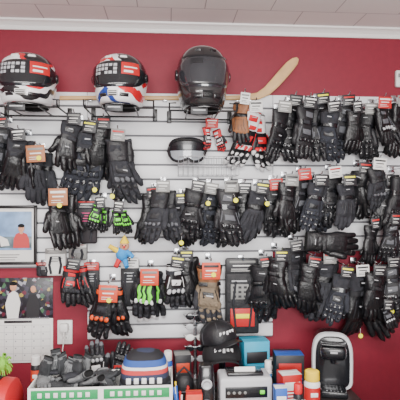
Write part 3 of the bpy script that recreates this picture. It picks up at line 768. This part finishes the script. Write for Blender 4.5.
# coffee maker
y = -.24; c = at(331, y); w = 40 * kk(y); h = zt(336, y - .06) - CT; root = empty('coffee_maker', c, (0, 0, -.24)); b = B()
sil = mat('pale_silver_plastic', (205, 207, 210), .3)
def arch(yy, a, hh, z0=0, e=3.2):
    pts = []
    for i in range(32):
        t = 2 * math.pi * i / 32; x = a * spow(math.cos(t), 2 / e); s_ = math.sin(t)
        z = z0 + hh * .5 + hh * .5 * spow(s_, 2 / (e if s_ > 0 else 9)); pts.append(Vector((x, yy, z)))
    return pts
b.loft([arch(.08, w * .42, h * .94), arch(.07, w * .46, h * .96), arch(-.035, w * .47, h * .975)], hard)
b.loft([arch(-.03, w * .47, h * .975), arch(-.034, w * .5, h), arch(-.062, w * .5, h), arch(-.068, w * .475, h * .98, .002)], sil)
b.loft([arch(-.066, w * .42, h * .91, .012), arch(-.074, w * .41, h * .89, .014), arch(-.076, w * .39, h * .87, .016)], hard)
b.rbox((0, -.10, h * .72), (w * .62, .06, h * .26), hard, r=.02); b.rbox((0, -.112, h * .87), (w * .6, .05, .010), hard, r=.004)
b.lathe((0, -.105, h * .53), [(.012, 0), (.014, .02), (.02, .03)], hard, 16)
b.rbox((0, -.115, .014), (w * .62, .09, .028), hard, r=.006)
for i in range(5): b.rbox((-.03 + i * .015, -.115, .029), (.004, .07, .002), steel, r=.0005)
b.rbox((0, -.132, h * .74), (.03, .003, .008), ltgrey, r=.001)
b.done('housing', root)

# office chair
q = at(414, -.44, 0); root = empty('office_chair', q, (0, 0, math.radians(-175))); zc = zt(360, -.62)
vin = mat('black_vinyl', (28, 28, 32), .45, bump=.3)
b = B()
for i in range(5):
    a = 2 * math.pi * i / 5; b.tube([(0, 0, .10), (.12 * math.cos(a), .12 * math.sin(a), .09), (.21 * math.cos(a), .21 * math.sin(a), .06)], [.022, .018, .012], hard)
    b.lathe((.21 * math.cos(a) - .012, .21 * math.sin(a), .027), [(.02, 0), (.027, .004), (.027, .02), (.02, .024)], hard, 16, 'X')
b.lathe((0, 0, .09), [(.03, 0), (.03, .12), (.018, .12), (.018, .32)], hard, 16)
b.done('base', root)
b = B(); b.rbox((0, 0, .45), (.36, .40, .09), vin, r=.04); b.tube([(0, .1, .41), (0, .22, .42), (0, .25, .55)], .02, hard)
b.done('seat', root)
b = B()
b.loft([ring((0, .24 + .03 * math.sin((z - .5) * 4), z), X, Y, a, t, 24, 3.5) for z, a, t in ((.5, .14, .02), (.52, .165, .035), (.62, .19, .04), (.78, .19, .038), (zc - .04, .175, .036), (zc - .01, .15, .03), (zc, .11, .015))], vin)
for k in range(3): b.rbox((0, .24 + .035, .62 + k * .09), (.30, .03, .05), vin, r=.01)
b.done('backrest', root)

# duffel bag on stool lower-left
q = at(0, -.40, 0); sxp = q.x - .07; root = empty('storage_stool', (sxp, -.40, 0)); b = B()
b.rbox((0, 0, .60), (.28, .30, .04), wood, r=.01)
for sx in (-1, 1):
    for sy in (-1, 1): b.tube([(sx * .11, sy * .12, .59), (sx * .12, sy * .14, 0)], .015, wood)
for s_ in (-1, 1): b.tube([(s_ * .115, -.13, .25), (s_ * .115, .13, .25)], .01, wood); b.tube([(-.115, s_ * .13, .25), (.115, s_ * .13, .25)], .01, wood)
b.done('stool', root)
b = B(); zc = zt(374, -.4) - .622
b.loft([ring((x, 0, zc * .5), Y, Z, .13 * k, zc * .5 * k, 22, 2.6) for x, k in ((-.14, .75), (-.13, .93), (-.05, 1), (.05, 1), (.12, .93), (.135, .75))], redm)
for sx in (-.06, .06): b.loft([ring((sx + dx, 0, zc * .5), Y, Z, .133, zc * .5 + .002, 22, 2.6) for dx in (-.012, .012)], leather)
b.tube([(-.06, -.06, zc * .9), (-.05, -.07, zc + .03), (.05, -.07, zc + .03), (.06, -.06, zc * .9)], .007, leather)
b.done('duffel_bag', loc=(sxp, -.40, .622))
b = B(); R = random.Random(2)
gm = mat('green_yellow_yarn', (130, 190, 60), .9)
b.ell((0, 0, 0), .03, .03, .03, gm)
for i in range(80):
    d = Vector((R.gauss(0, 1), R.gauss(0, 1), R.gauss(0, 1) + .3)).normalized(); b.tube([d * .025, d * .04 + Z * .005, d * .05 - Z * .006], [.0035, .003, .0015], gm, 5)
b.done('yarn_pom_pom', loc=(sxp + .06, -.36, .622 + zc + .048))

# ------------------------------------------------------------------ lights
def area(name, loc, rot, sx, sy, pw, col=(1, 1, 1)):
    l = bpy.data.lights.new(name, 'AREA'); l.shape = 'RECTANGLE'; l.size = sx; l.size_y = sy; l.energy = pw; l.color = col
    o = bpy.data.objects.new(name, l); bpy.context.scene.collection.objects.link(o); o.location = loc; o.rotation_euler = rot
area('ceiling_light', (-.2, -1.5, CZ - .03), (0, 0, 0), 2.2, .25, 58, (1, .97, .93))
area('ceiling_fill_light', (0, -2.2, 1.95), (math.radians(180), 0, 0), 2.0, .3, 26, (1, .97, .95))  # added upward fill to brighten the ceiling, no such fixture in the shop
area('window_light', (.3, -4.4, 1.8), (math.radians(90), 0, 0), 2.2, 1.1, 165, (1, .98, .96))
w = bpy.data.worlds.new('world'); bpy.context.scene.world = w; w.use_nodes = True
w.node_tree.nodes['Background'].inputs[0].default_value = (.93, .95, 1, 1); w.node_tree.nodes['Background'].inputs[1].default_value = .85
